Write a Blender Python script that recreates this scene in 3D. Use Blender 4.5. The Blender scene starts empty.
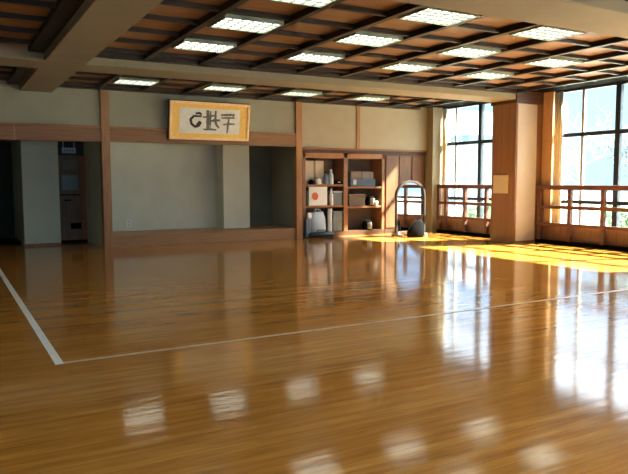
import bpy, bmesh, math, random
from mathutils import Vector, Matrix, Euler
random.seed(7)
sc = bpy.context.scene
COL = sc.collection
PI = math.pi

# ------------------------------------------------------------------ materials
def mat(name):
    m = bpy.data.materials.new(name); m.use_nodes = True
    nt = m.node_tree
    return m, nt, nt.nodes['Principled BSDF']

def plain(name, col, rough=0.6, var=0.06, scale=6.0, metal=0.0, spec=0.5, bump=0.0, stretch=(1, 1, 1), coat=0.0):
    """procedural paint / cloth / plastic: soft noise in the colour, optional bump"""
    m, nt, b = mat(name)
    N, L = nt.nodes, nt.links
    tc = N.new('ShaderNodeTexCoord'); mp = N.new('ShaderNodeMapping'); mp.inputs['Scale'].default_value = stretch
    no = N.new('ShaderNodeTexNoise'); no.inputs['Scale'].default_value = scale; no.inputs['Detail'].default_value = 4
    cr = N.new('ShaderNodeValToRGB')
    cr.color_ramp.elements[0].position = 0.3; cr.color_ramp.elements[1].position = 0.7
    cr.color_ramp.elements[0].color = tuple(c * (1 - var) for c in col) + (1,)
    cr.color_ramp.elements[1].color = tuple(min(1, c * (1 + var)) for c in col) + (1,)
    L.new(tc.outputs['Object'], mp.inputs[0]); L.new(mp.outputs[0], no.inputs['Vector'])
    L.new(no.outputs[0], cr.inputs[0]); L.new(cr.outputs[0], b.inputs['Base Color'])
    b.inputs['Roughness'].default_value = rough; b.inputs['Metallic'].default_value = metal
    b.inputs['Specular IOR Level'].default_value = spec
    if coat: b.inputs['Coat Weight'].default_value = coat
    if bump:
        bp = N.new('ShaderNodeBump'); bp.inputs['Strength'].default_value = bump; bp.inputs['Distance'].default_value = 0.01
        L.new(no.outputs[0], bp.inputs['Height']); L.new(bp.outputs[0], b.inputs['Normal'])
    return m

def wood(name, c1, c2, stretch=(1, 14, 14), rough=0.4, scale=3.0, coat=0.0):
    m, nt, b = mat(name)
    N, L = nt.nodes, nt.links
    tc = N.new('ShaderNodeTexCoord'); mp = N.new('ShaderNodeMapping'); mp.inputs['Scale'].default_value = stretch
    no = N.new('ShaderNodeTexNoise'); no.inputs['Scale'].default_value = scale
    no.inputs['Detail'].default_value = 6; no.inputs['Distortion'].default_value = 0.6
    cr = N.new('ShaderNodeValToRGB')
    cr.color_ramp.elements[0].position = 0.32; cr.color_ramp.elements[1].position = 0.7
    cr.color_ramp.elements[0].color = c1 + (1,); cr.color_ramp.elements[1].color = c2 + (1,)
    L.new(tc.outputs['Object'], mp.inputs[0]); L.new(mp.outputs[0], no.inputs['Vector'])
    L.new(no.outputs[0], cr.inputs[0]); L.new(cr.outputs[0], b.inputs['Base Color'])
    b.inputs['Roughness'].default_value = rough
    if coat: b.inputs['Coat Weight'].default_value = coat; b.inputs['Coat Roughness'].default_value = 0.15
    return m

def floor_mat():
    m, nt, b = mat('polished_floorboards')
    N, L = nt.nodes, nt.links
    tc = N.new('ShaderNodeTexCoord')
    br = N.new('ShaderNodeTexBrick')
    br.inputs['Scale'].default_value = 1.0
    br.inputs['Brick Width'].default_value = 31.0; br.inputs['Row Height'].default_value = 0.078
    br.inputs['Mortar Size'].default_value = 0.0016; br.inputs['Mortar Smooth'].default_value = 0.4
    br.inputs['Bias'].default_value = 0.0
    br.inputs['Color1'].default_value = FLOOR_A + (1,)
    br.inputs['Color2'].default_value = FLOOR_B + (1,)
    br.inputs['Mortar'].default_value = FLOOR_M + (1,)
    br.offset = 0.37; br.offset_frequency = 1
    L.new(tc.outputs['Object'], br.inputs['Vector'])
    mp = N.new('ShaderNodeMapping'); mp.inputs['Scale'].default_value = (1.1, 11, 1)
    no = N.new('ShaderNodeTexNoise'); no.inputs['Scale'].default_value = 1.6; no.inputs['Detail'].default_value = 7
    no.inputs['Roughness'].default_value = 0.62
    L.new(tc.outputs['Object'], mp.inputs[0]); L.new(mp.outputs[0], no.inputs['Vector'])
    cr = N.new('ShaderNodeValToRGB')
    cr.color_ramp.elements[0].position = 0.33; cr.color_ramp.elements[0].color = (0.62, 0.58, 0.5, 1)
    cr.color_ramp.elements[1].position = 0.68; cr.color_ramp.elements[1].color = (1.18, 1.15, 1.1, 1)
    L.new(no.outputs[0], cr.inputs[0])
    mx = N.new('ShaderNodeMix'); mx.data_type = 'RGBA'; mx.blend_type = 'MULTIPLY'; mx.inputs['Factor'].default_value = 0.85
    L.new(br.outputs['Color'], mx.inputs[6]); L.new(cr.outputs[0], mx.inputs[7])
    L.new(mx.outputs[2], b.inputs['Base Color'])
    # varnish: slight waviness of the boards, roughness that changes from board to board
    mr = N.new('ShaderNodeMapRange'); mr.inputs['To Min'].default_value = 0.07; mr.inputs['To Max'].default_value = 0.12
    L.new(no.outputs[0], mr.inputs['Value']); L.new(mr.outputs[0], b.inputs['Roughness'])
    b.inputs['IOR'].default_value = 1.5
    n2 = N.new('ShaderNodeTexNoise'); n2.inputs['Scale'].default_value = 2.2; n2.inputs['Detail'].default_value = 2
    mp2 = N.new('ShaderNodeMapping'); mp2.inputs['Scale'].default_value = (0.55, 5.5, 1)
    L.new(tc.outputs['Object'], mp2.inputs[0]); L.new(mp2.outputs[0], n2.inputs['Vector'])
    bp = N.new('ShaderNodeBump'); bp.inputs['Strength'].default_value = 0.25; bp.inputs['Distance'].default_value = 0.004
    L.new(n2.outputs[0], bp.inputs['Height'])
    bp2 = N.new('ShaderNodeBump'); bp2.inputs['Strength'].default_value = 0.05; bp2.inputs['Distance'].default_value = 0.001
    bp2.invert = True
    L.new(br.outputs['Fac'], bp2.inputs['Height']); L.new(bp.outputs[0], bp2.inputs['Normal'])
    L.new(bp2.outputs[0], b.inputs['Normal'])
    return m

def emis(name, col, strength):
    m, nt, b = mat(name)
    b.inputs['Base Color'].default_value = (0.8, 0.8, 0.8, 1)
    b.inputs['Emission Color'].default_value = col + (1,)
    b.inputs['Emission Strength'].default_value = strength
    return m

def pane_mat():
    m = bpy.data.materials.new('window_glass'); m.use_nodes = True
    nt = m.node_tree; nt.nodes.clear(); N, L = nt.nodes, nt.links
    out = N.new('ShaderNodeOutputMaterial'); mix = N.new('ShaderNodeMixShader')
    tr = N.new('ShaderNodeBsdfTransparent'); tr.inputs[0].default_value = (0.93, 0.97, 0.98, 1)
    gl = N.new('ShaderNodeBsdfGlossy'); gl.inputs['Roughness'].default_value = 0.02
    fr = N.new('ShaderNodeFresnel'); fr.inputs[0].default_value = 1.25
    L.new(fr.outputs[0], mix.inputs[0]); L.new(tr.outputs[0], mix.inputs[1]); L.new(gl.outputs[0], mix.inputs[2])
    L.new(mix.outputs[0], out.inputs[0])
    return m

FLOOR_A = (0.50, 0.242, 0.048); FLOOR_B = (0.40, 0.178, 0.030); FLOOR_M = (0.21, 0.095, 0.02)
M = {}
M['floor'] = floor_mat()
M['plaster'] = plain('grey_green_plaster', (0.345, 0.345, 0.255), 0.85, 0.05, 3, bump=0.1)
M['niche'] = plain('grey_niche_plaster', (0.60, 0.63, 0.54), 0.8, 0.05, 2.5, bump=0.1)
M['beam'] = plain('beige_beam_plaster', (0.27, 0.235, 0.16), 0.8, 0.05, 2, bump=0.1)
M['cream'] = plain('cream_transom_board', (0.38, 0.335, 0.23), 0.7, 0.04, 3)
M['post'] = wood('reddish_brown_post', (0.30, 0.14, 0.048), (0.42, 0.21, 0.078), (12, 12, 0.8), 0.38)
M['lintel'] = wood('reddish_brown_lintel', (0.21, 0.097, 0.031), (0.30, 0.145, 0.048), (0.8, 12, 12), 0.4)
M['pillar'] = wood('varnished_pillar_wood', (0.21, 0.10, 0.042), (0.28, 0.14, 0.062), (10, 10, 0.5), 0.3, 2.0, 0.6)
M['coffer'] = wood('orange_brown_ceiling_board', (0.22, 0.115, 0.052), (0.37, 0.20, 0.092), (0.7, 8, 1), 0.55, 2.4)
M['rib'] = wood('dark_ceiling_rib', (0.010, 0.006, 0.004), (0.022, 0.012, 0.008), (2, 2, 8), 0.5)
M['rail'] = wood('brown_rail_wood', (0.105, 0.044, 0.030), (0.16, 0.068, 0.045), (6, 1, 6), 0.4)
M['shelfwood'] = wood('shelf_wood', (0.21, 0.095, 0.045), (0.30, 0.145, 0.07), (2, 8, 8), 0.45)
M['darkwood'] = wood('dark_brown_wood', (0.055, 0.024, 0.014), (0.10, 0.045, 0.025), (1, 8, 8), 0.45)
M['blackwood'] = wood('black_stained_wood', (0.016, 0.008, 0.006), (0.03, 0.014, 0.009), (4, 4, 4), 0.85)
M['stagewood'] = wood('tan_stage_wood', (0.30, 0.155, 0.062), (0.40, 0.215, 0.09), (0.8, 10, 10), 0.45)
M['cabinet'] = wood('cabinet_wood', (0.15, 0.07, 0.034), (0.23, 0.115, 0.058), (9, 9, 0.5), 0.45)
M['shelfback'] = plain('grey_brown_back_board', (0.13, 0.115, 0.10), 0.8, 0.08, 3)
M['black'] = plain('matt_black', (0.004, 0.004, 0.005), 0.95, 0.2, 8, spec=0.05)
M['navy'] = plain('dark_navy_aluminium', (0.018, 0.028, 0.045), 0.4, 0.1, 5)
M['silver'] = plain('pale_aluminium', (0.5, 0.53, 0.56), 0.4, 0.05, 5, metal=0.3)
M['curtain'] = plain('cream_curtain_cloth', (0.86, 0.80, 0.60), 0.9, 0.05, 9)
M['tape'] = plain('white_floor_tape', (0.80, 0.84, 0.84), 0.45, 0.08, 14)
M['faint_tape'] = plain('faint_floor_tape', (0.50, 0.37, 0.235), 0.3, 0.18, 9)  # tape toned close to the floorboards
M['white'] = plain('white_paint', (0.72, 0.75, 0.76), 0.5, 0.04, 6)
M['offwhite'] = plain('cream_plastic', (0.56, 0.48, 0.36), 0.5, 0.04, 6)
M['paleblue'] = plain('pale_blue_plastic', (0.50, 0.60, 0.68), 0.45, 0.06, 6)
M['steel'] = plain('grey_blue_metal', (0.16, 0.22, 0.28), 0.35, 0.1, 7, metal=0.4)
M['blue'] = plain('slate_blue_card', (0.075, 0.125, 0.18), 0.5, 0.1, 7)
M['greybrown'] = plain('grey_brown_card', (0.22, 0.18, 0.14), 0.7, 0.1, 7)
M['red'] = plain('orange_red_ink', (0.62, 0.13, 0.05), 0.6, 0.1, 9)
M['green'] = plain('dark_green_bottle', (0.05, 0.10, 0.05), 0.3, 0.1, 7)
M['paper'] = plain('grey_white_paper', (0.80, 0.78, 0.70), 0.8, 0.08, 12)
M['brocade'] = plain('golden_yellow_brocade', (1.0, 0.60, 0.15), 0.7, 0.12, 26)
M['gold'] = wood('light_gold_frame_wood', (0.95, 0.58, 0.25), (1.0, 0.72, 0.36), (3, 3, 3), 0.4)
M['ink'] = plain('black_ink', (0.03, 0.032, 0.025), 0.7, 0.2, 20)
M['greyink'] = plain('faded_grey_ink', (0.17, 0.155, 0.125), 0.7, 0.2, 20)
M['doorwood'] = wood('old_door_wood', (0.17, 0.105, 0.07), (0.25, 0.16, 0.105), (9, 9, 0.6), 0.6)
M['jamb'] = wood('orange_jamb_wood', (0.28, 0.11, 0.04), (0.36, 0.15, 0.06), (9, 9, 0.6), 0.5)
M['lightwood'] = wood('pale_window_jamb_wood', (0.46, 0.27, 0.13), (0.58, 0.36, 0.18), (9, 9, 0.6), 0.5)
M['hallwall'] = plain('lightened_hall_plaster', (0.56, 0.64, 0.54), 0.8, 0.04, 2.5)  # hall plaster lightened in its colour, in place of lamp light there
M['deepshade'] = plain('shaded_niche_back', (0.13, 0.14, 0.10), 0.8, 0.06, 2.5)  # shade of the deep niche part put into the wall colour
M['sideshade'] = plain('shaded_niche_side', (0.24, 0.26, 0.20), 0.8, 0.05, 2.5)  # niche side wall, darkened in the colour for the shade there
M['pillarplaster'] = plain('pale_beige_pillar_plaster', (0.56, 0.47, 0.35), 0.45, 0.04, 2.0)
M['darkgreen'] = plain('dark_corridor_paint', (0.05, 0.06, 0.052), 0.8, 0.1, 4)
M['frostglass'] = plain('dull_grey_glass', (0.17, 0.20, 0.18), 0.3, 0.06, 4)
M['pane'] = pane_mat()
M['diffuser'] = emis('lit_diffuser', (0.97, 1.0, 0.88), 3.0)
M['louver'] = plain('pale_green_louver', (0.26, 0.31, 0.24), 0.5, 0.1, 9)
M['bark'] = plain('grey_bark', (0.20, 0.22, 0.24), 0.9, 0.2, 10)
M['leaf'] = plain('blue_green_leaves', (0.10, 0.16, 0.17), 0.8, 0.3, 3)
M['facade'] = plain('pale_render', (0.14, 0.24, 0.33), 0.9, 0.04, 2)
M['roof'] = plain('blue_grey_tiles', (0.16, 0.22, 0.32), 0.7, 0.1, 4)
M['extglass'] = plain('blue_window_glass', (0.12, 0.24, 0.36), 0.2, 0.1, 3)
M['ground'] = plain('pale_gravel', (0.36, 0.35, 0.30), 0.95, 0.15, 1.2)
M['hedge'] = plain('green_hedge_leaves', (0.14, 0.24, 0.12), 0.9, 0.4, 5)
mm, nt, b = mat('mirror_silver')
b.inputs['Metallic'].default_value = 1; b.inputs['Roughness'].default_value = 0.03; b.inputs['Base Color'].default_value = (0.86, 0.88, 0.9, 1)
M['mirror'] = mm

# ------------------------------------------------------------------ helpers
class MB:
    def __init__(s): s.bm = bmesh.new()
    def box(s, x0, x1, y0, y1, z0, z1):
        vs = [s.bm.verts.new(p) for p in ((x0,y0,z0),(x1,y0,z0),(x1,y1,z0),(x0,y1,z0),(x0,y0,z1),(x1,y0,z1),(x1,y1,z1),(x0,y1,z1))]
        for f in ((0,3,2,1),(4,5,6,7),(0,1,5,4),(1,2,6,5),(2,3,7,6),(3,0,4,7)): s.bm.faces.new([vs[i] for i in f])
        return s
    def tube(s, pts, rad, n=10, caps=True):
        """rad: number or list; pts: list of 3-vectors"""
        pts = [Vector(p) for p in pts]
        rs = rad if isinstance(rad, (list, tuple)) else [rad] * len(pts)
        rings = []
        for i, p in enumerate(pts):
            d = (pts[min(i+1, len(pts)-1)] - pts[max(i-1, 0)]).normalized()
            a = d.orthogonal().normalized() if i == 0 else (a - d * a.dot(d)).normalized()
            b_ = d.cross(a)
            rings.append([s.bm.verts.new(p + (a*math.cos(2*PI*k/n) + b_*math.sin(2*PI*k/n)) * rs[i]) for k in range(n)])
        for r1, r2 in zip(rings, rings[1:]):
            for k in range(n): s.bm.faces.new((r1[k], r1[(k+1) % n], r2[(k+1) % n], r2[k]))
        if caps:
            s.bm.faces.new(list(reversed(rings[0]))); s.bm.faces.new(rings[-1])
        return s
    def lathe(s, cx, cy, prof, n=20):
        rings = [[s.bm.verts.new((cx + r*math.cos(2*PI*k/n), cy + r*math.sin(2*PI*k/n), z)) for k in range(n)] for r, z in prof]
        for r1, r2 in zip(rings, rings[1:]):
            for k in range(n): s.bm.faces.new((r1[k], r1[(k+1) % n], r2[(k+1) % n], r2[k]))
        s.bm.faces.new(list(reversed(rings[0]))); s.bm.faces.new(rings[-1])
        return s
    def prism(s, pts, y0, y1):
        """outline in x,z extruded along y"""
        a = [s.bm.verts.new((x, y0, z)) for x, z in pts]; c = [s.bm.verts.new((x, y1, z)) for x, z in pts]
        n = len(pts)
        s.bm.faces.new(a); s.bm.faces.new(list(reversed(c)))
        for i in range(n): s.bm.faces.new((a[i], c[i], c[(i+1) % n], a[(i+1) % n]))
        return s
    def wallx(s, y0, y1, X0, X1, Z0, Z1, holes):
        """wall slab in an x-z plane with rectangular holes (x0,x1,z0,z1), non-overlapping in x"""
        x = X0
        for (a, b_, c, d) in sorted(holes):
            if a > x: s.box(x, a, y0, y1, Z0, Z1)
            if c > Z0: s.box(a, b_, y0, y1, Z0, c)
            if d < Z1: s.box(a, b_, y0, y1, d, Z1)
            x = b_
        if x < X1: s.box(x, X1, y0, y1, Z0, Z1)
        return s

def wloc(o):
    v = Vector((0, 0, 0))
    while o: v += o.location; o = o.parent
    return v

def build(mb, name, m, parent=None, base=None, smooth=False, bevel=0.0, rot_parent=False):
    """mesh coordinates are world ones; they are shifted to the parent's (or base) origin"""
    off = wloc(parent) if parent else Vector(base or (0, 0, 0))
    if not rot_parent:
        for v in mb.bm.verts: v.co -= off
    bmesh.ops.recalc_face_normals(mb.bm, faces=mb.bm.faces)
    me = bpy.data.meshes.new(name); mb.bm.to_mesh(me); mb.bm.free()
    me.materials.append(m)
    o = bpy.data.objects.new(name, me); COL.objects.link(o)
    if parent: o.parent = parent
    elif base: o.location = base
    if smooth:
        for p in me.polygons: p.use_smooth = True
    if bevel:
        md = o.modifiers.new('bevel', 'BEVEL'); md.width = bevel; md.segments = 2; md.limit_method = 'ANGLE'
    return o

def struct(o): o['kind'] = 'structure'; return o
def tag(o, label, cat, group=None):
    o['label'] = label; o['category'] = cat
    if group: o['group'] = group
    return o
def thing(name, loc, label=None, cat=None, group=None, rot=(0, 0, 0)):
    o = bpy.data.objects.new(name, None); COL.objects.link(o); o.location = loc; o.rotation_euler = rot
    o.empty_display_size = 0.1
    if label: tag(o, label, cat, group)
    return o
def copy_tree(o, parent=None):
    c = o.copy(); COL.objects.link(c)
    if parent: c.parent = parent
    for ch in [k for k in bpy.data.objects if k.parent == o]: copy_tree(ch, c)
    return c

# ------------------------------------------------------------------ room shell
YB = 13.66      # face of the back wall
XW = 11.42      # inner face of the window wall
ZG = 3.17       # underside of the ceiling grid
ZC = 3.30       # ceiling boards
XL, YF = -5.0, -2.2

struct(build(MB().box(XL-.3, 11.7, YF-.3, 17.6, -.12, 0), 'floor', M['floor']))
struct(build(MB().box(XL-.3, 10.74, YF-.3, YB, 3.245, ZC+.2).box(XL-.3, 10.74, YB, 17.6, ZC, ZC+.2).box(10.74, 11.75, YF-.3, 17.6, ZC, ZC+.2), 'ceiling', M['coffer']))
struct(build(MB().box(XL-.2, XL, YF-.2, 17.5, 0, ZC), 'wall_left', M['plaster']))
FW = [(-4.2, -1.6, .8, 2.9), (-1.2, 1.4, .8, 2.9), (2.2, 4.8, .8, 2.9), (5.2, 7.8, .8, 2.9), (8.2, 10.8, .8, 2.9)]
struct(build(MB().wallx(YF-.2, YF, XL, 11.7, 0, ZC, FW), 'wall_front', M['plaster']))
for k_, (a_, b_, c_, d_) in enumerate(FW):      # unseen windows behind the viewer, added to light the back wall
    w_ = bpy.data.objects.new('window_%d' % (4+k_), None); COL.objects.link(w_); w_.location = ((a_+b_)/2, YF-.1, c_); struct(w_)
    f_ = MB().box(a_, b_, YF-.14, YF-.06, c_, c_+.05).box(a_, b_, YF-.14, YF-.06, d_-.05, d_).box(a_, a_+.05, YF-.14, YF-.06, c_+.05, d_-.05).box(b_-.05, b_, YF-.14, YF-.06, c_+.05, d_-.05)
    build(f_, 'window_frame', M['navy'], w_)
    build(MB().box(a_+.04, b_-.04, YF-.105, YF-.098, c_+.04, d_-.04), 'glass', M['pane'], w_)

# back wall: plaster above the openings, solid left of the doorway
wb = MB()
wb.box(XL, 7.22, YB, YB+.12, 2.15, ZC)
wb.box(XL, -1.2, YB, YB+.12, 0, 2.15)
struct(build(wb, 'wall_back', M['plaster']))
struct(build(MB().box(7.36, XW, YB, YB+.12, 2.13, ZC), 'trim_1', M['cream']))
# walls behind the openings
wh = MB()
wh.box(1.45, 2.17, 14.95, 17.2, 0, 2.3)          # plaster block between corridor and door
wh.box(2.80, 2.98, 13.80, 15.62, 0, 2.3)         # pale return beside the door
wh.box(-1.2, 2.9, 13.78, 17.3, 2.3, 2.4)
struct(build(wh, 'wall_hall', M['hallwall']))
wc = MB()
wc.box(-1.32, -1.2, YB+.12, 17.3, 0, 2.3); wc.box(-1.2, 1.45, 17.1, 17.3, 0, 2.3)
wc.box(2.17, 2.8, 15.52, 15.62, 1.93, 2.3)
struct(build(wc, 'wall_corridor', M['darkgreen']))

# stage niche: platform, back wall, pillar, deep right part
struct(build(MB().box(2.98, 7.24, YB+.0, 15.12, 0, .245), 'trim_2', M['stagewood'], bevel=.006))
wn = MB()
wn.box(2.98, 5.82, 14.9, 15.0, .245, 2.3)                       # back of the left part
wn.box(5.70, 6.36, 14.42, 15.0, .245, 2.3)                      # pillar
wn.box(2.98, 7.34, YB+.12, 15.12, 2.3, 2.4)
struct(build(wn, 'wall_niche', M['niche']))
struct(build(MB().box(6.36, 7.24, 15.02, 15.12, .245, 2.3), 'trim_3', M['deepshade']))
struct(build(MB().box(7.24, 7.34, YB+.12, 15.12, 0, 2.3), 'trim_25', M['sideshade']))

# posts and lintels on the back wall
def post(n, x0, x1, z1=ZC, z0=0, d=.06, m='post'):
    struct(build(MB().box(x0, x1, YB-d, YB+.13, z0, z1), 'trim_%d' % n, M[m], bevel=.006))
post(4, 2.80, 2.97); post(5, 7.19, 7.35); post(6, 8.88, 8.99, ZC, 2.13, .02)
li = MB().box(XL, 2.80, YB-.045, YB+.125, 2.14, 2.42).box(2.97, 7.19, YB-.045, YB+.125, 2.16, 2.42)
struct(build(li, 'trim_7', M['lintel'], bevel=.008))
li = MB().box(XL, 2.80, YB-.06, YB+.1, 2.425, 2.46).box(2.97, 7.19, YB-.06, YB+.1, 2.425, 2.46)
struct(build(li, 'trim_8', M['post']))
post(9, -1.26, -1.12)
struct(build(MB().box(1.20, 1.235, YB-.055, YB, 2.14, 2.42), 'trim_10', M['post']))
struct(build(MB().box(7.35, XW, YB-.03, YB+.1, 2.10, 2.14), 'trim_11', M['lintel']))
# plaster wall skirting inside the hall + dark sills
struct(build(MB().box(-1.2, 1.45, 15.6, 17.1, 0, .03).box(2.17, 2.80, 15.4, 15.52, 0, .05), 'trim_12', M['black']))
struct(build(MB().box(1.44, 2.17, 14.935, 14.95, 0, .05), 'baseboard_back', M['shelfwood']))

# beams
struct(build(MB().box(1.336, 1.91, YF, YB, 3.06, ZC), 'trim_13', M['beam'], bevel=.01))
struct(build(MB().box(XL, XW+.1, 10.15, 10.85, 3.055, ZC), 'trim_14', M['beam'], bevel=.01))
struct(build(MB().box(XL, XW+.1, 4.45, 5.23, 3.055, ZC), 'trim_15', M['beam'], bevel=.01))
struct(build(MB().box(-4.2, -3.6, YF, YB, 3.058, ZC), 'trim_16', M['beam'], bevel=.01))

# ceiling grid: broad ribs run away from the viewer, slats run across
rb = MB(); xs = []
x = 2.745 - .862*9
while x < 10.9:
    if not (.9 < x < 2.0) and x > XL: xs.append(x)
    x += .862
for x in xs:
    for (a, b_) in ((YF, 4.45), (5.23, 10.15), (10.85, YB)):
        rb.box(x-.042, x+.042, a, b_, ZG, ZC)
for (a, b_) in ((YF, 4.45), (5.23, 10.15), (10.85, YB)): rb.box(1.13, 1.336, a, b_, ZG, ZC)
rb.box(1.91, 10.74, 9.98, 10.15, ZG, ZC); rb.box(1.91, 10.74, 13.5, YB, ZG, ZC); rb.box(1.91, 10.74, 10.85, 10.97, ZG+.01, ZC)
struct(build(rb, 'trim_17', M['rib'], bevel=.004))
sl = MB(); ys = [6.20 + .7*k for k in range(-12, 6)] + [11.24, 11.94, 12.64, 13.32, 5.27]
for y in ys:
    if 4.4 < y < 5.2 or 10.12 < y < 10.86 or y < YF: continue
    sl.box(XL, 1.336, y-.024, y+.024, ZG+.02, ZC); sl.box(1.91, 10.74, y-.024, y+.024, ZG+.02, ZC)
struct(build(sl, 'trim_18', M['rib']))
# dark curtain box / lintel along the windows
struct(build(MB().box(10.74, XW+.02, 10.85, YB, 3.235, ZC).box(10.74, XW+.02, 5.23, 10.15, 3.235, ZC).box(10.74, XW+.02, YF, 4.45, 3.235, ZC), 'trim_19', M['black']))

# pillars by the windows
struct(build(MB().box(10.63, XW+.04, 10.15, 10.85, 0, ZC), 'trim_20', M['pillar'], bevel=.012))
struct(build(MB().box(10.63, XW+.04, 4.5, 5.2, 0, ZC), 'trim_21', M['pillar'], bevel=.012))
struct(build(MB().box(10.60, XW, 10.12, 10.88, 2.98, 3.24), 'trim_22', M['darkwood'], bevel=.006))

struct(build(MB().box(10.67, 11.24, 10.135, 10.15, .05, 2.97), 'trim_26', M['pillarplaster'], bevel=.004))
struct(build(MB().box(XW-.02, XW, 5.2, 10.15, 0, .37).box(XW-.02, XW, 10.85, YB-.22, 0, .37), 'trim_27', M['cabinet'], bevel=.004))
# window wall: low wall, header, pieces between windows
ww = MB()
WIN = [(10.9, 13.62), (5.2, 10.0), (-.6, 4.5)]
ww.box(XW, XW+.25, YF, 17.5, 0, .36); ww.box(XW, XW+.25, YF, 17.5, 3.25, ZC+.2)
for a, b_ in ((13.62, 17.5), (10.0, 10.9), (4.5, 5.2), (YF, -.6)): ww.box(XW, XW+.25, a, b_, .36, 3.25)
struct(build(ww, 'wall_right', M['beam']))
struct(build(MB().box(11.10, XW, YB-.22, YB+.1, 0, ZC), 'trim_23', M['beam']))
struct(build(MB().box(XW-.02, XW+.14, 9.86, 10.12, .36, 3.25), 'trim_24', M['lightwood'], bevel=.005))

def window(n, y0, y1, mull, thin):
    w = bpy.data.objects.new('window_%d' % n, None); COL.objects.link(w); w.location = (XW+.1, (y0+y1)/2, .36); struct(w)
    xa, xb = XW+.06, XW+.14
    f = MB().box(xa, xb, y0, y1, 3.19, 3.25).box(xa, xb, y0, y1, .36, .42).box(xa, xb, y0, y0+.05, .42, 3.19).box(xa, xb, y1-.05, y1, .42, 3.19)
    f.box(xa-.01, xb, y0, y1, 2.25, 2.33).box(xa-.01, xb, y0, y1, .86, .935)
    build(f, 'window_frame', M['navy'], w)
    for y in mull: build(MB().box(xa-.012, xb, y-.055, y+.055, .42, 3.19), 'mullion', M['navy'], w)
    for y in thin: build(MB().box(xa+.01, xb-.01, y-.03, y+.03, .42, 3.19), 'glazing_bar', M['silver'], w)
    edges = sorted([y0] + list(mull) + [y1])
    for a, b_ in zip(edges, edges[1:]):
        build(MB().box(xa+.03, xa+.038, a+.02, b_-.02, .40, 3.22), 'glass', M['pane'], w)
window(1, 10.9, 13.62, (12.12,), (13.0,))
window(2, 5.2, 9.9, (8.35, 6.7), (9.17, 7.5, 5.9))
window(3, -.6, 4.5, (3.3, 1.6), (2.4, .7))

# ------------------------------------------------------------------ railings in front of the windows
def railing(y0, y1, posts, label):
    t = thing('window_railing', (11.30, (y0+y1)/2, 0), label, 'railing', 'brown railings in front of the windows')
    build(MB().box(11.25, 11.36, y0, y1, 1.15, 1.25), 'top_rail', M['rail'], t, bevel=.01)
    for z in (.80, .43): build(MB().box(11.275, 11.335, y0, y1, z-.055, z+.02), 'middle_rail', M['rail'], t, bevel=.008)
    build(MB().box(11.26, 11.35, y0, y1, 0.0, .075), 'bottom_rail', M['black'], t)
    for y in posts: build(MB().box(11.262, 11.348, y-.042, y+.042, .075, 1.15), 'post', M['rail'], t, bevel=.006)
    return t
railing(10.88, 13.44, (10.93, 11.68, 12.42, 13.12, 13.40), 'brown three-bar wooden railing before the far window, between pillar and back wall')
railing(5.22, 10.13, (10.06, 9.27, 8.48, 7.68, 6.88, 6.08, 5.3), 'brown wooden three-bar railing in front of the near window, to the right of the pillar')

# curtains drawn back at the edges of the windows
def curtain(y0, y1, x, label, ph=0):
    mb = MB(); n = 28; rows = []
    for z in (.38, .8, 1.6, 2.4, 3.2):
        row = []
        for i in range(n+1):
            t_ = i/n; y = y0 + (y1-y0)*t_
            amp = .026 if z < 3 else .018
            row.append(mb.bm.verts.new((x + amp*math.sin(t_*PI*7+ph) + .004*math.sin(z*3+i), y, z)))
        rows.append(row)
    for r1, r2 in zip(rows, rows[1:]):
        for i in range(n): mb.bm.faces.new((r1[i], r1[i+1], r2[i+1], r2[i]))
    o = build(mb, 'curtain', M['curtain'], base=(x, (y0+y1)/2, 3.2), smooth=True)
    so = o.modifiers.new('thick', 'SOLIDIFY'); so.thickness = .006
    return tag(o, label, 'curtain')
curtain(9.62, 9.84, XW+.01, 'cream curtain bunched beside the pillar at the edge of the near window')
curtain(13.30, 13.42, XW+.01, 'cream curtain bunched at the back corner of the far window', 1)

# notice panel on the pillar
t = thing('notice_panel', (10.62, 10.53, 1.08), 'small square cream panel fixed to the brown pillar', 'panel')
build(MB().box(10.605, 10.63, 10.34, 10.76, 1.07, 1.47), 'panel_frame', M['offwhite'], t, bevel=.006)
build(MB().box(10.600, 10.606, 10.37, 10.73, 1.10, 1.44), 'panel_face', M['offwhite'], t)

# ------------------------------------------------------------------ ceiling lights
def make_light():
    t = thing('ceiling_light', (0, 0, ZG))
    fr = MB(); X, Y = .365, .265
    fr.box(-X, X, -Y, -Y+.02, ZG-.012, ZG+.072).box(-X, X, Y-.02, Y, ZG-.012, ZG+.072).box(-X, -X+.02, -Y+.02, Y-.02, ZG-.012, ZG+.072).box(X-.02, X, -Y+.02, Y-.02, ZG-.012, ZG+.072)
    build(fr, 'lamp_frame', M['louver'], t)
    d = MB()
    for k in range(4):
        y = -.18 + .12*k
        d.box(-X+.022, X-.022, y-.042, y+.042, ZG+.005, ZG+.02)
    build(d, 'diffuser', M['diffuser'], t)
    lv = MB()
    for k in range(3): lv.box(-X+.02, X-.02, -.12+.12*k-.012, -.12+.12*k+.012, ZG-.006, ZG+.03)
    for k in range(5): lv.box(-.25+.125*k-.006, -.25+.125*k+.006, -Y+.02, Y-.02, ZG-.010, ZG+.004)
    build(lv, 'louver', M['louver'], t)
    build(MB().box(-X+.02, X-.02, -Y+.02, Y-.02, ZG+.05, ZG+.072), 'housing', M['white'], t)
    return t
rowname = {5.86: 'near row', 7.25: 'middle row', 8.66: 'far row', 12.3: 'back row'}
spots = []
colname = ['leftmost', 'second from left', 'third from left', 'fourth from left']
for y, xs_ in ((5.86, (3.176, 4.90, 6.62)), (7.25, (3.176, 4.90, 6.62, 8.35)), (8.66, (3.176, 4.90, 6.62, 8.35)), (12.3, (3.176, 4.90, 6.62, 8.35))):
    for i, x in enumerate(xs_): spots.append((x, y, i))
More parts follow.
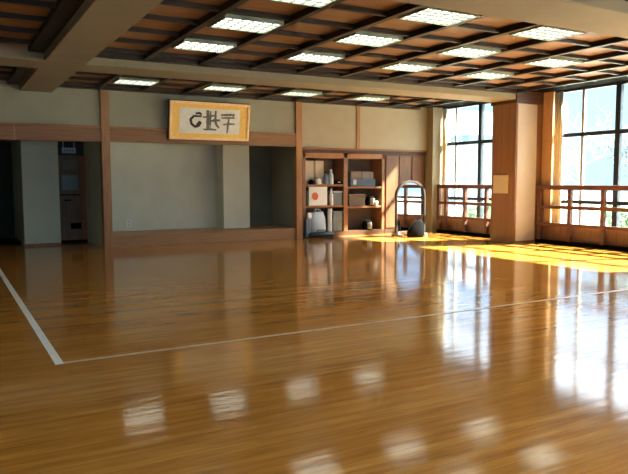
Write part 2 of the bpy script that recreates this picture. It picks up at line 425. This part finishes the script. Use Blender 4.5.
place = {5.86: 'ceiling panel in the nearest row',
         7.25: 'ceiling panel in the middle row before the cross beam',
         8.66: 'ceiling panel just before the cross beam',
         12.3: 'ceiling panel behind the cross beam'}
proto = make_light()
for y in (3.4, 1.95, .5, -.95):        # unseen panels added as fill light, overhead and behind the viewer
    for k, x in enumerate((3.176, 4.90, 6.62, 8.35)): spots.append((x, y, k))
for y in (8.66, 7.25, 5.86, 3.4, 1.95, .5, -.95):  # left side bay, also unseen panels added to brighten the hall
    for k, x in enumerate((-2.85, -1.13)): spots.append((x, y, k))
place.update({3.4: 'ceiling panel beyond the top edge', 1.95: 'ceiling panel overhead', .5: 'ceiling panel overhead', -.95: 'ceiling panel behind the viewer'})
for i, (x, y, k) in enumerate(spots):
    o = proto if i == 0 else copy_tree(proto)
    o.location = (x, y, ZG)
    if x > 2 and y > 5: tag(o, 'lit white %s, %s' % (place[y], colname[k]), 'ceiling light', 'lit ceiling panels')
    else: tag(o, 'lit unseen ceiling panel added as fill, overhead or in the left side bay', 'ceiling light', 'unseen ceiling panels added as fill')

# ------------------------------------------------------------------ floor lines
tag(build(MB().box(.67, .73, 5.10, 13.2, 0, .002), 'floor_line', M['tape'], base=(.7, 9, 0)), 'white line on the floor running towards the back wall at the left', 'floor line')
tag(build(MB().box(.73, 10.3, 5.10, 5.145, 0, .002), 'floor_line', M['faint_tape'], base=(5.5, 5.12, 0)), 'faint pale line running across the shiny floor from the corner to the right', 'floor line')

# ------------------------------------------------------------------ calligraphy plaque
pq = thing('calligraphy_plaque', (5.055, YB-.10, 2.235), 'framed calligraphy with three characters on gold, tilted over the stage opening', 'framed calligraphy', rot=(math.radians(9), 0, 0))
W2, HH = .90, .80
fr = MB().box(-W2, W2, -.045, .0, 0, .055).box(-W2, W2, -.045, .0, HH-.055, HH).box(-W2, -W2+.055, -.045, 0, .055, HH-.055).box(W2-.055, W2, -.045, 0, .055, HH-.055)
build(fr, 'frame', M['gold'], pq, rot_parent=True, bevel=.006)
build(MB().box(-W2+.05, W2-.05, -.022, -.004, .05, HH-.05), 'mat_board', M['brocade'], pq, rot_parent=True)
pp = build(MB().box(-.69, .67, -.028, -.022, .14, HH-.135), 'paper', M['paper'], pq, rot_parent=True)
build(MB().box(-W2-.02, W2+.02, -.004, .03, -.02, HH+.015), 'backing', M['darkwood'], pq, rot_parent=True)
def P(px, py):    # position on the sheet from its place on the hanging board
    return ((px-208.5)/79*1.80, .80 - (py-102.5)/37.5*.80)
def stroke(mb, pts, w):
    """brush stroke: a ribbon with swelling width, slightly raised from the sheet"""
    q = [Vector((P(*p)[0], 0, P(*p)[1])) for p in pts]
    # resample
    r = []
    for a, b_ in zip(q, q[1:]):
        for k in range(6): r.append(a.lerp(b_, k/6))
    r.append(q[-1]); n = len(r)
    L_, R_ = [], []
    for i, p in enumerate(r):
        d = (r[min(i+1, n-1)] - r[max(i-1, 0)]).normalized(); s_ = Vector((-d.z, 0, d.x))
        ww_ = w * (.62 + .38*math.sin(PI*min(1, (i+.8)/(n)))) * (1+.12*math.sin(i*1.9))
        L_.append(p + s_*ww_/2); R_.append(p - s_*ww_/2)
    out = L_ + R_[::-1]
    a = [mb.bm.verts.new((p.x, -.0285, p.z)) for p in out]; c = [mb.bm.verts.new((p.x, -.0315, p.z)) for p in out]
    m_ = len(out)
    for i in range(n-1):
        j = m_-1-i
        mb.bm.faces.new((a[i], a[i+1], a[j-1], a[j])); mb.bm.faces.new((c[j], c[j-1], c[i+1], c[i]))
    for i in range(m_): mb.bm.faces.new((a[i], c[i], c[(i+1) % m_], a[(i+1) % m_]))
c1 = MB()
stroke(c1, [(193.5, 114), (197.5, 113.5), (199.5, 115)], .05)
stroke(c1, [(199.5, 116.5), (192, 116.5), (188.8, 120), (190, 124.5), (193.5, 127), (197, 126), (199.3, 122.5)], .055)
stroke(c1, [(194.5, 127), (197.2, 124), (198.2, 121.5)], .085)
build(c1, 'ink_character', M['ink'], pp, rot_parent=True)
c2 = MB()
stroke(c2, [(205.2, 110.2), (206, 120), (205.8, 130)], .085)
stroke(c2, [(208.2, 111), (208.2, 128)], .035)
stroke(c2, [(213.2, 110.5), (213, 119), (214, 124), (217, 127.5)], .055)
stroke(c2, [(200.5, 117.5), (207, 116.5), (214, 114.5)], .04)
stroke(c2, [(207.5, 121), (213, 120), (218, 119.8)], .055)
stroke(c2, [(201.5, 129.5), (208, 129), (214.5, 129.5)], .045)
build(c2, 'ink_character', M['greyink'], pp, rot_parent=True)
c3 = MB()
stroke(c3, [(218.5, 114.5), (226, 114), (232.5, 113.7)], .05)
stroke(c3, [(219, 117.3), (226, 117), (232.5, 116.8)], .04)
stroke(c3, [(221, 124), (227, 123), (232.8, 123)], .04)
stroke(c3, [(226.5, 118), (226, 124), (225.3, 132.5)], .05)
stroke(c3, [(230.5, 113.5), (231, 117)], .03)
build(c3, 'ink_character', M['greyink'], pp, rot_parent=True)

# ------------------------------------------------------------------ doorway at the left
d = bpy.data.objects.new('door_1', None); COL.objects.link(d); d.location = (2.5, 15.5, 0); struct(d)
build(MB().box(2.17, 2.70, 15.46, 15.5, .03, 1.93), 'door_leaf', M['doorwood'], d, bevel=.004)
build(MB().box(2.70, 2.80, 15.42, 15.52, 0, 1.93), 'door_jamb', M['jamb'], d)
build(MB().box(2.30, 2.64, 15.44, 15.46, 1.17, 1.50), 'door_pane', M['frostglass'], d)
build(MB().box(2.34, 2.62, 15.445, 15.46, 1.62, 1.84), 'paper_notice', M['greybrown'], d)
build(MB().box(2.46, 2.68, 15.44, 15.46, .30, .43), 'vent_slot', M['black'], d)
build(MB().box(2.34, 2.48, 15.42, 15.46, .93, .955).box(2.20, 2.68, 15.45, 15.461, 1.05, 1.07), 'door_handle', M['black'], d)
ds = thing('door_sign', (2.46, 15.40, 1.98), 'small pale sign plate hanging above the dark door at the left', 'sign')
build(MB().box(2.32, 2.61, 15.40, 15.43, 1.98, 2.10), 'sign_plate', M['paleblue'], ds, bevel=.004)
build(MB().box(2.34, 2.36, 15.41, 15.42, 2.10, 2.30), 'hanger', M['silver'], ds)
build(MB().box(2.57, 2.59, 15.41, 15.42, 2.10, 2.30), 'hanger', M['silver'], ds)
mk = MB()
for k in range(4): mk.box(2.36+.055*k, 2.395+.055*k, 15.396, 15.40, 2.015, 2.06)
build(mk, 'sign_lettering', M['steel'], ds)

# outlet on the niche wall
t = thing('wall_outlet', (3.62, 14.89, .32), 'small white outlet plate low on the grey niche wall at the left', 'outlet')
build(MB().box(3.56, 3.66, 14.885, 14.90, .33, .50), 'cover_plate', M['white'], t, bevel=.003)
build(MB().box(3.59, 3.63, 14.88, 14.886, .36, .40), 'socket', M['offwhite'], t)
build(MB().box(3.59, 3.63, 14.88, 14.886, .43, .47), 'socket', M['offwhite'], t)

# ------------------------------------------------------------------ shelf bay at the right of the niche
SY0, SY1 = YB+.06, YB+.58
struct(build(MB().box(7.34, XW, SY1+.02, SY1+.12, 0, 2.3).box(7.34, XW, YB+.12, SY1+.12, 2.3, 2.4), 'wall_alcove', M['darkwood']))
su = thing('shelving_unit', (8.55, SY0, 0), 'open wooden shelving unit in the bay between the niche and the cabinet', 'shelving unit')
build(MB().box(7.42, 9.78, SY1-.02, SY1, .12, 2.02), 'back_panel', M['shelfback'], su)
for x0, x1 in ((7.42, 7.50), (8.56, 8.68), (9.70, 9.78)): build(MB().box(x0, x1, SY0, SY1-.02, .12, 2.02), 'upright', M['shelfwood'], su, bevel=.005)
build(MB().box(7.42, 9.78, SY0, SY1-.02, 1.90, 2.02), 'shelf', M['post'], su, bevel=.005)
for z in (.735, 1.245): build(MB().box(7.50, 8.56, SY0+.01, SY1-.02, z-.025, z+.025), 'shelf', M['shelfwood'], su, bevel=.004)
for z in (.70, 1.185): build(MB().box(8.68, 9.70, SY0+.01, SY1-.02, z-.025, z+.025), 'shelf', M['shelfwood'], su, bevel=.004)
build(MB().box(7.42, 9.78, SY0-.02, SY1, 0, .12), 'plinth', M['darkwood'], su)

cb = thing('tall_cabinet', (10.4, SY0, 0), 'tall brown wooden cabinet standing behind the arched mirror', 'cabinet')
build(MB().box(9.80, 11.08, SY0+.03, SY1, .12, 2.02), 'cabinet_body', M['cabinet'], cb, bevel=.006)
build(MB().box(9.80, 11.08, SY0-.01, SY1, 0, .12), 'plinth', M['darkwood'], cb)
for x0, x1 in ((9.83, 10.22), (10.25, 10.63), (10.66, 11.05)):
    dd = build(MB().box(x0, x1, SY0, SY0+.03, .15, 1.98), 'door', M['cabinet'], cb, bevel=.008)
    build(MB().box(x1-.06, x1-.035, SY0-.02, SY0, .98, 1.14), 'handle', M['darkwood'], dd)
build(MB().box(7.38, 11.10, SY0-.02, SY0+.05, 2.03, 2.10), 'header_board', M['darkwood'], cb)

yS = SY0 + .06
# --- upper left shelf (z 1.27)
t = thing('cardboard_box', (7.85, yS+.2, 1.27), 'large cream cardboard box on the top left shelf behind the kettle', 'box', 'boxes on the shelves')
build(MB().box(7.58, 8.10, yS+.12, yS+.38, 1.27, 1.84), 'carton', M['offwhite'], t, bevel=.006)
build(MB().box(7.82, 7.87, yS+.115, yS+.12, 1.27, 1.84), 'packing_tape', M['greybrown'], t)
def kettle(x, y, z, s, label, m='steel'):
    t = thing('kettle', (x, y, z), label, 'kettle')
    build(MB().lathe(x, y, [(.085*s, z), (.10*s, z+.02*s), (.105*s, z+.08*s), (.075*s, z+.15*s), (.05*s, z+.165*s)]), 'kettle_body', M[m], t, smooth=True)
    build(MB().lathe(x, y, [(.052*s, z+.165*s), (.045*s, z+.18*s), (.012*s, z+.19*s), (.015*s, z+.21*s), (.003*s, z+.215*s)]), 'lid', M['black'], t, smooth=True)
    build(MB().tube([(x-.09*s, y, z+.06*s), (x-.14*s, y, z+.10*s), (x-.165*s, y, z+.15*s)], [.022*s, .015*s, .011*s]), 'spout', M[m], t, smooth=True)
    build(MB().tube([(x-.07*s, y, z+.15*s), (x-.06*s, y, z+.23*s), (x, y, z+.265*s), (x+.06*s, y, z+.23*s), (x+.07*s, y, z+.15*s)], .008*s), 'handle', M['black'], t, smooth=True)
    return t
kettle(7.68, yS-.0, 1.27, .62, 'small dark kettle at the left end of the top left shelf', 'black')
t = thing('storage_jar', (7.86, yS, 1.27), 'squat white jar in front of the cream box on the top left shelf', 'jar')
build(MB().lathe(7.87, yS, [(.06, 1.27), (.08, 1.28), (.08, 1.38), (.06, 1.40)]), 'jar_body', M['white'], t, smooth=True)
build(MB().lathe(7.87, yS, [(.065, 1.40), (.065, 1.42), (.01, 1.43)]), 'lid', M['silver'], t)
def bottle(x, y, z, h, r, m, label, cap='white'):
    t = thing('bottle', (x, y, z), label, 'bottle', 'bottles on the left shelves')
    build(MB().lathe(x, y, [(r*.9, z), (r, z+.02), (r, z+h*.62), (r*.45, z+h*.78), (r*.38, z+h*.92)]), 'bottle_body', M[m], t, smooth=True)
    build(MB().lathe(x, y, [(r*.45, z+h*.92), (r*.45, z+h)]), 'cap', M[cap], t)
bottle(8.09, yS, 1.27, .30, .06, 'steel', 'dark grey bottle beside the pale blue one on the top left shelf', 'black')
bottle(8.23, yS, 1.27, .36, .065, 'paleblue', 'tall pale blue bottle with white top on the top left shelf')
t = thing('dark_case', (8.42, yS, 1.27), 'flat black case at the right end of the top left shelf', 'case')
build(MB().box(8.32, 8.55, yS-.05, yS+.2, 1.27, 1.37), 'case_body', M['black'], t, bevel=.01)
build(MB().box(8.40, 8.47, yS-.06, yS-.05, 1.31, 1.33), 'latch', M['silver'], t)
# --- middle left shelf
t = thing('poster', (7.84, yS-.07, .77), 'white poster with a round orange-red spot standing on the middle left shelf', 'poster')
po = build(MB().box(7.60, 8.10, yS-.05, yS-.03, .765, 1.21), 'poster_sheet', M['white'], t)
disk = [(7.76+.085*math.cos(a*2*PI/24), .985+.095*math.sin(a*2*PI/24)) for a in range(24)]
build(MB().prism(disk, yS-.056, yS-.05), 'red_disc', M['red'], po)
bottle(7.55, yS-.03, .76, .40, .035, 'green', 'thin dark green bottle at the left edge of the middle left shelf', 'black')
bottle(8.22, yS-.03, .76, .41, .055, 'white', 'tall white bottle right of the poster on the middle left shelf', 'offwhite')
t = thing('storage_box', (8.42, yS+.1, .76), 'grey blue plastic box at the right end of the middle left shelf', 'box', 'boxes on the shelves')
build(MB().box(8.30, 8.54, yS-.02, yS+.3, .76, 1.07), 'box_body', M['steel'], t, bevel=.01)
build(MB().box(8.29, 8.55, yS-.03, yS+.31, 1.07, 1.10), 'lid', M['paleblue'], t, bevel=.004)
# --- floor, left part
def bag(x0, x1, z0, z1, y, m, label):
    t = thing('cloth_bag', ((x0+x1)/2, y, z0), label, 'bag')
    mb = MB(); w = (x1-x0)/2; cx = (x0+x1)/2; h = z1-z0; n = 20; rings = []
    for zf, sx, sy in ((0, .9, .8), (.08, 1, 1), (.35, 1.0, 1.0), (.7, .93, .8), (.9, .82, .5), (1, .8, .3)):
        rings.append([mb.bm.verts.new((cx + w*sx*math.copysign(abs(math.cos(a))**.6, math.cos(a)), y + .13*sy*math.copysign(abs(math.sin(a))**.7, math.sin(a)) + .008*math.sin(5*a+zf*9), z0+h*zf + .012*math.sin(3*a)*zf)) for a in [2*PI*k/n for k in range(n)]])
    for r1, r2 in zip(rings, rings[1:]):
        for k in range(n): mb.bm.faces.new((r1[k], r1[(k+1) % n], r2[(k+1) % n], r2[k]))
    mb.bm.faces.new(rings[-1]); mb.bm.faces.new(rings[0][::-1])
    build(mb, 'bag_body', M[m], t, smooth=True)
    for dy in (-.04, .04):
        build(MB().tube([(cx-w*.35, y+dy, z1-.03), (cx-w*.28, y+dy, z1+.07), (cx+w*.28, y+dy, z1+.07), (cx+w*.35, y+dy, z1-.03)], .011, 8), 'strap', M[m], t, smooth=True)
    return t
bag(7.62, 8.06, .12, .60, yS+.0, 'paleblue', 'pale blue cloth bag standing on the bottom left shelf')
t = thing('roll', (8.20, yS, .12), None); tag(t, 'upright white roll of paper beside the pale blue bag', 'paper roll')
t.name = 'paper_roll'
build(MB().lathe(8.20, yS, [(.055, .12), (.055, .68)]), 'paper_sheet', M['white'], t, smooth=False)
build(MB().lathe(8.20, yS, [(.02, .681), (.02, .69)]), 'core', M['greybrown'], t)
t = thing('storage_box', (8.40, yS+.1, .12), 'dark grey plastic crate at the right end of the bottom left shelf', 'box', 'boxes on the shelves')
build(MB().box(8.28, 8.54, yS-.04, yS+.3, .12, .58), 'box_body', M['steel'], t, bevel=.01)
build(MB().box(8.27, 8.55, yS-.05, yS+.31, .58, .61), 'lid', M['steel'], t, bevel=.004)
t = thing('sports_bag', (7.80, YB-.14, 0), 'low dark navy bag lying on the floor before the left shelves', 'bag')
build(MB().tube([(7.46, YB-.16, .07), (7.50, YB-.16, .075), (7.8, YB-.16, .08), (8.1, YB-.16, .075), (8.14, YB-.16, .07)], [.03, .062, .073, .062, .03], 14), 'bag_body', M['navy'], t, smooth=True)
build(MB().tube([(7.68, YB-.16, .145), (7.70, YB-.17, .19), (7.90, YB-.17, .19), (7.92, YB-.16, .145)], .01, 8), 'handle', M['black'], t, smooth=True)
t = thing('upright_case', (7.53, YB-.12, 0), 'slim dark grey upright case with a white top leaning beside the post', 'case')
build(MB().box(7.43, 7.57, YB-.08, YB+.02, 0, .46), 'case_body', M['steel'], t, bevel=.02)
build(MB().box(7.49, 7.60, YB-.07, YB+.01, .46, .60), 'case_top', M['white'], t, bevel=.02)
# --- right shelves
t = thing('storage_box', (9.1, yS, 1.21), 'slate blue flat box with pale end on the top right shelf', 'box', 'boxes on the shelves')
build(MB().box(8.78, 9.52, yS-.03, yS+.3, 1.21, 1.40), 'box_body', M['blue'], t, bevel=.01)
build(MB().box(8.86, 8.95, yS-.035, yS-.03, 1.26, 1.38), 'pale_label', M['paleblue'], t)
t = thing('cardboard_box', (9.1, yS+.2, 1.40), 'grey brown box lid lying on top of the slate blue box', 'box', 'boxes on the shelves')
build(MB().box(8.82, 9.50, yS+.02, yS+.3, 1.40, 1.58), 'carton', M['greybrown'], t, bevel=.006)
build(MB().box(9.12, 9.17, yS+.015, yS+.02, 1.40, 1.58), 'packing_tape', M['shelfback'], t)
t = thing('storage_box', (8.98, yS, .725), 'grey plastic box on the middle right shelf left of the helmet', 'box', 'boxes on the shelves')
build(MB().box(8.74, 9.22, yS-.02, yS+.3, .725, .99), 'box_body', M['shelfback'], t, bevel=.01)
build(MB().box(8.73, 9.23, yS-.03, yS+.31, .99, 1.02), 'lid', M['greybrown'], t, bevel=.004)
def helmet(x, y, z, label, pale):
    t = thing('helmet', (x, y, z), label, 'helmet', 'padded practice helmets on the right shelves')
    n = 16; prof = [(.10, 0), (.125, .05), (.13, .12), (.11, .19), (.07, .235), (.02, .25)]
    build(MB().lathe(x, y, [(r, z+h) for r, h in prof], n), 'padded_hood', M['black'], t, smooth=True)
    g = MB()
    for k in range(6): g.tube([(x-.07, y-.115, z+.04+.028*k), (x, y-.15, z+.04+.028*k), (x+.07, y-.115, z+.04+.028*k)], .006, 6)
    build(g, 'face_grille', M['silver'], t)
    if pale: build(MB().box(x+.06, x+.15, y-.16, y-.09, z, z+.12), 'throat_guard', M['white'], t, bevel=.02)
helmet(9.42, yS+.06, .725, 'small black rounded helmet with pale flap on the middle right shelf', True)
helmet(9.34, yS+.06, .12, 'small black rounded helmet alone on the bottom right shelf', False)

# ------------------------------------------------------------------ arched standing mirror and bag
mir = thing('standing_mirror', (10.02, 12.95, 0), 'freestanding arched mirror in a dark frame near the far window', 'mirror', rot=(0, 0, math.radians(6)))
def arch(w, h0, h1, n=20):
    pts = [(-w, h0), (w, h0)]
    for k in range(n+1):
        a = PI*k/n; pts.append((w*math.cos(a), h1-.34*w/.46*1.0 + .34*w/.46*math.sin(a)))
    return pts
outer, inner = arch(.49, .07, 1.36), arch(.445, .12, 1.30)
mb = MB(); n = len(outer)
vs = [[mb.bm.verts.new((x, y, z)) for x, z in pts] for pts, y in ((outer, -.03), (inner, -.03), (inner, .03), (outer, .03))]
for a, b_ in ((0, 1), (1, 2), (2, 3), (3, 0)):
    for i in range(n): mb.bm.faces.new((vs[a][i], vs[a][(i+1) % n], vs[b_][(i+1) % n], vs[b_][i]))
build(mb, 'mirror_frame', M['blackwood'], mir, rot_parent=True, bevel=.006)
build(MB().prism(arch(.447, .118, 1.302), -.005, .01), 'mirror_glass', M['mirror'], mir, rot_parent=True)
build(MB().prism(arch(.45, .11, 1.31), .012, .02), 'back_board', M['shelfwood'], mir, rot_parent=True)
for s in (-1, 1):
    build(MB().box(s*.40-.03, s*.40+.03, -.16, .22, 0, .05).box(s*.40-.025, s*.40+.025, -.035, .035, .05, .10), 'foot', M['offwhite'], mir, rot_parent=True, bevel=.008)
bg = thing('rucksack', (9.88, 12.5, 0), 'black bag slumped on the floor against the arched mirror', 'bag')
mb = MB(); n = 22; rings = []
for zf, rx, ry, dx in ((0, .22, .13, 0), (.1, .25, .15, 0), (.35, .24, .15, .01), (.6, .19, .13, .05), (.8, .13, .10, .09), (.95, .07, .05, .11)):
    rings.append([mb.bm.verts.new((9.84+dx+rx*math.cos(a)*(1+.06*math.sin(4*a)), 12.52+ry*math.sin(a), .44*zf)) for a in [2*PI*k/n for k in range(n)]])
for r1, r2 in zip(rings, rings[1:]):
    for k in range(n): mb.bm.faces.new((r1[k], r1[(k+1) % n], r2[(k+1) % n], r2[k]))
mb.bm.faces.new(rings[-1]); mb.bm.faces.new(rings[0][::-1])
build(mb, 'bag_body', M['black'], bg, smooth=True)
build(MB().tube([(9.88, 12.52, .38), (9.91, 12.52, .47), (9.98, 12.52, .48), (10.01, 12.52, .38)], .012, 8), 'strap', M['black'], bg, smooth=True)

# ------------------------------------------------------------------ outside
tag(build(MB().box(11.68, 90, -30, 90, -.6, -.5), 'courtyard_ground', M['ground'], base=(30, 20, -.5)), 'pale gravel ground outside beyond the windows', 'ground')
bpy.data.objects['courtyard_ground']['kind'] = 'structure'
bd = thing('house', (38, 40, -.5), 'pale house with blue grey roof seen through the far window', 'house')
build(MB().box(33, 43, 36, 46, -.5, 4.6), 'wall', M['facade'], bd)
rm = MB()
v = [rm.bm.verts.new(p) for p in ((32.4, 35.4, 4.6), (43.6, 35.4, 4.6), (43.6, 46.6, 4.6), (32.4, 46.6, 4.6), (36, 41, 7), (40, 41, 7))]
for f in ((0, 1, 5, 4), (1, 2, 5), (2, 3, 4, 5), (3, 0, 4), (3, 2, 1, 0)): rm.bm.faces.new([v[i] for i in f])
build(rm, 'roof', M['roof'], bd)
for x in (34, 37.2, 40.4):
    wf = build(MB().box(x, x+1.9, 35.93, 36, 1.0, 3.2), 'window', M['silver'], bd); build(MB().box(x+.1, x+1.8, 35.9, 35.95, 1.1, 3.1), 'pane', M['extglass'], wf)
for y in (37.5, 41):
    wf = build(MB().box(32.93, 33, y, y+2, 1.0, 3.2), 'window', M['silver'], bd); build(MB().box(32.9, 32.95, y+.1, y+1.9, 1.1, 3.1), 'pane', M['extglass'], wf)

def tree(name, x, y, h, seed, label, leafy, spread=1.0, r0=.16, leafsize=.10):
    rnd = random.Random(seed)
    t = thing(name, (x, y, -.5), label, 'tree')
    mb = MB(); tips = []
    def grow(p, d, L_, r, lvl):
        pts = [p]; rs = [r]; q = p.copy(); dd = d.copy()
        for k in range(4):
            dd = (dd + Vector((rnd.uniform(-.22, .22), rnd.uniform(-.22, .22), rnd.uniform(-.08, .14)))).normalized()
            q = q + dd*L_/4; pts.append(q.copy()); rs.append(r*(1-.17*(k+1)))
        mb.tube(pts, rs, 6 if lvl else 9)
        if lvl >= 2: tips.extend(pts[1:])
        if lvl < 4:
            for k in range(3 if lvl else 5):
                b0 = pts[2+(k % 3)] if lvl == 0 else pts[1+k]
                a = rnd.uniform(0, 2*PI)
                nd = (dd*.6 + Vector((math.cos(a), math.sin(a), rnd.uniform(.0, .7)))*spread).normalized()
                grow(b0.copy(), nd, L_*rnd.uniform(.55, .75), rs[2]*.62, lvl+1)
    grow(Vector((x, y, -.5)), Vector((0, 0, 1)), h*.5, r0, 0)
    build(mb, 'trunk', M['bark'], t, smooth=True)
    if leafy:
        lb = MB()
        for p in tips:
            for _ in range(leafy):
                c = p + Vector((rnd.gauss(0, .22), rnd.gauss(0, .22), rnd.gauss(0, .2)))
                u = Vector((rnd.uniform(-1, 1), rnd.uniform(-1, 1), rnd.uniform(-1, 1))).normalized(); w = u.orthogonal().normalized()
                s_ = leafsize*rnd.uniform(.6, 1.2)
                vv = [lb.bm.verts.new(c + u*s_*a + w*s_*.5*b_) for a, b_ in ((-1, 0), (0, -1), (1, 0), (0, 1))]
                lb.bm.faces.new(vv)
        build(lb, 'foliage', M['leaf'], t)
    return t
tree('garden_tree', 24.5, 16.2, 5.6, 3, 'grey leafy tree at the right edge of the near window', 3, 1.0)
tree('garden_tree', 27, 21.5, 6.2, 11, 'bare thin-branched tree in the middle of the near window', 0, 1.2, .13)
tree('garden_tree', 30, 33.5, 6.5, 5, 'pale leafy tree seen through the far window', 2, 1.0)
# clipped shrubs below the window line
def shrub(x, y, rx, rz, seed, label):
    rnd = random.Random(seed); mb = MB()
    for _ in range(900):
        v_ = Vector((rnd.gauss(0, 1), rnd.gauss(0, 1), rnd.gauss(0, 1))).normalized()*rnd.uniform(.7, 1.05)
        c = Vector((x+v_.x*rx, y+v_.y*rx, -.5+rz*.9+v_.z*rz*.9))
        u = Vector((rnd.uniform(-1, 1), rnd.uniform(-1, 1), rnd.uniform(-1, 1))).normalized(); w = u.orthogonal().normalized()
        mb.bm.faces.new([mb.bm.verts.new(c + u*.12*a + w*.07*b_) for a, b_ in ((-1, 0), (0, -1), (1, 0), (0, 1))])
    t = thing('shrub', (x, y, -.5), label, 'shrub', 'green shrubs outside the windows')
    build(mb, 'foliage', M['hedge'], t)
    build(MB().tube([(x, y, -.5), (x+.03, y, -.1), (x, y+.03, rz*.8)], [.06, .05, .02], 8), 'stem', M['bark'], t)
shrub(20.3, 14.0, 1.0, .75, 1, 'green shrub outside, low in the right end of the near window')
shrub(17.5, 18.0, .9, .6, 2, 'green shrub outside, low in the right half of the far window')

# ------------------------------------------------------------------ light
def sunlight(d, energy, col, angle):
    l = bpy.data.lights.new('sun', 'SUN'); l.energy = energy; l.color = col; l.angle = math.radians(angle)
    o = bpy.data.objects.new('sun', l); COL.objects.link(o); o.location = (30, 5, 30)
    o.rotation_euler = Vector(d).to_track_quat('-Z', 'Y').to_euler()
sunlight((-1, .33, -1.0), 46.0, (1.0, .93, .68), 2.4)

w = bpy.data.worlds.new('sky'); sc.world = w; w.use_nodes = True
nt = w.node_tree; N, L = nt.nodes, nt.links
bgn = N['Background']
tc = N.new('ShaderNodeTexCoord'); sp = N.new('ShaderNodeSeparateXYZ'); cr = N.new('ShaderNodeValToRGB')
L.new(tc.outputs['Generated'], sp.inputs[0]); L.new(sp.outputs['Z'], cr.inputs[0]); 
cr.color_ramp.elements[0].position = 0.16; cr.color_ramp.elements[0].color = (0.060, 0.105, 0.16, 1)
cr.color_ramp.elements[1].position = 0.5; cr.color_ramp.elements[1].color = (0.92, 0.95, 1.0, 1)
L.new(cr.outputs[0], bgn.inputs['Color']); bgn.inputs['Strength'].default_value = 7.0

# ------------------------------------------------------------------ camera
f, yaw, pit, rol = 657.6, .51266, .0849, -.0031
cy, sy, cp, sp_ = math.cos(yaw), math.sin(yaw), math.cos(pit), math.sin(pit)
fw = Vector((sy*cp, cy*cp, -sp_)); rt = Vector((cy, -sy, 0)); up = rt.cross(fw)
r2 = rt*math.cos(rol) + up*math.sin(rol); u2 = -rt*math.sin(rol) + up*math.cos(rol)
cam = bpy.data.cameras.new('camera'); co = bpy.data.objects.new('camera', cam); COL.objects.link(co)
mx = Matrix((r2, u2, -fw)).transposed().to_4x4(); mx.translation = Vector((0, 0, 1.35)); co.matrix_world = mx
cam.sensor_width = 36; cam.lens = 36*f/628; cam.clip_start = .05; cam.clip_end = 300
sc.camera = co

sc.view_settings.view_transform = 'Standard'; sc.view_settings.look = 'None'
sc.view_settings.exposure = 1.15; sc.view_settings.gamma = 1.0; sc.view_settings.use_curve_mapping = False
sc.cycles.use_denoising = True
sc.cycles.max_bounces = 10; sc.cycles.diffuse_bounces = 6; sc.cycles.transparent_max_bounces = 12
sc.cycles.sample_clamp_indirect = 6
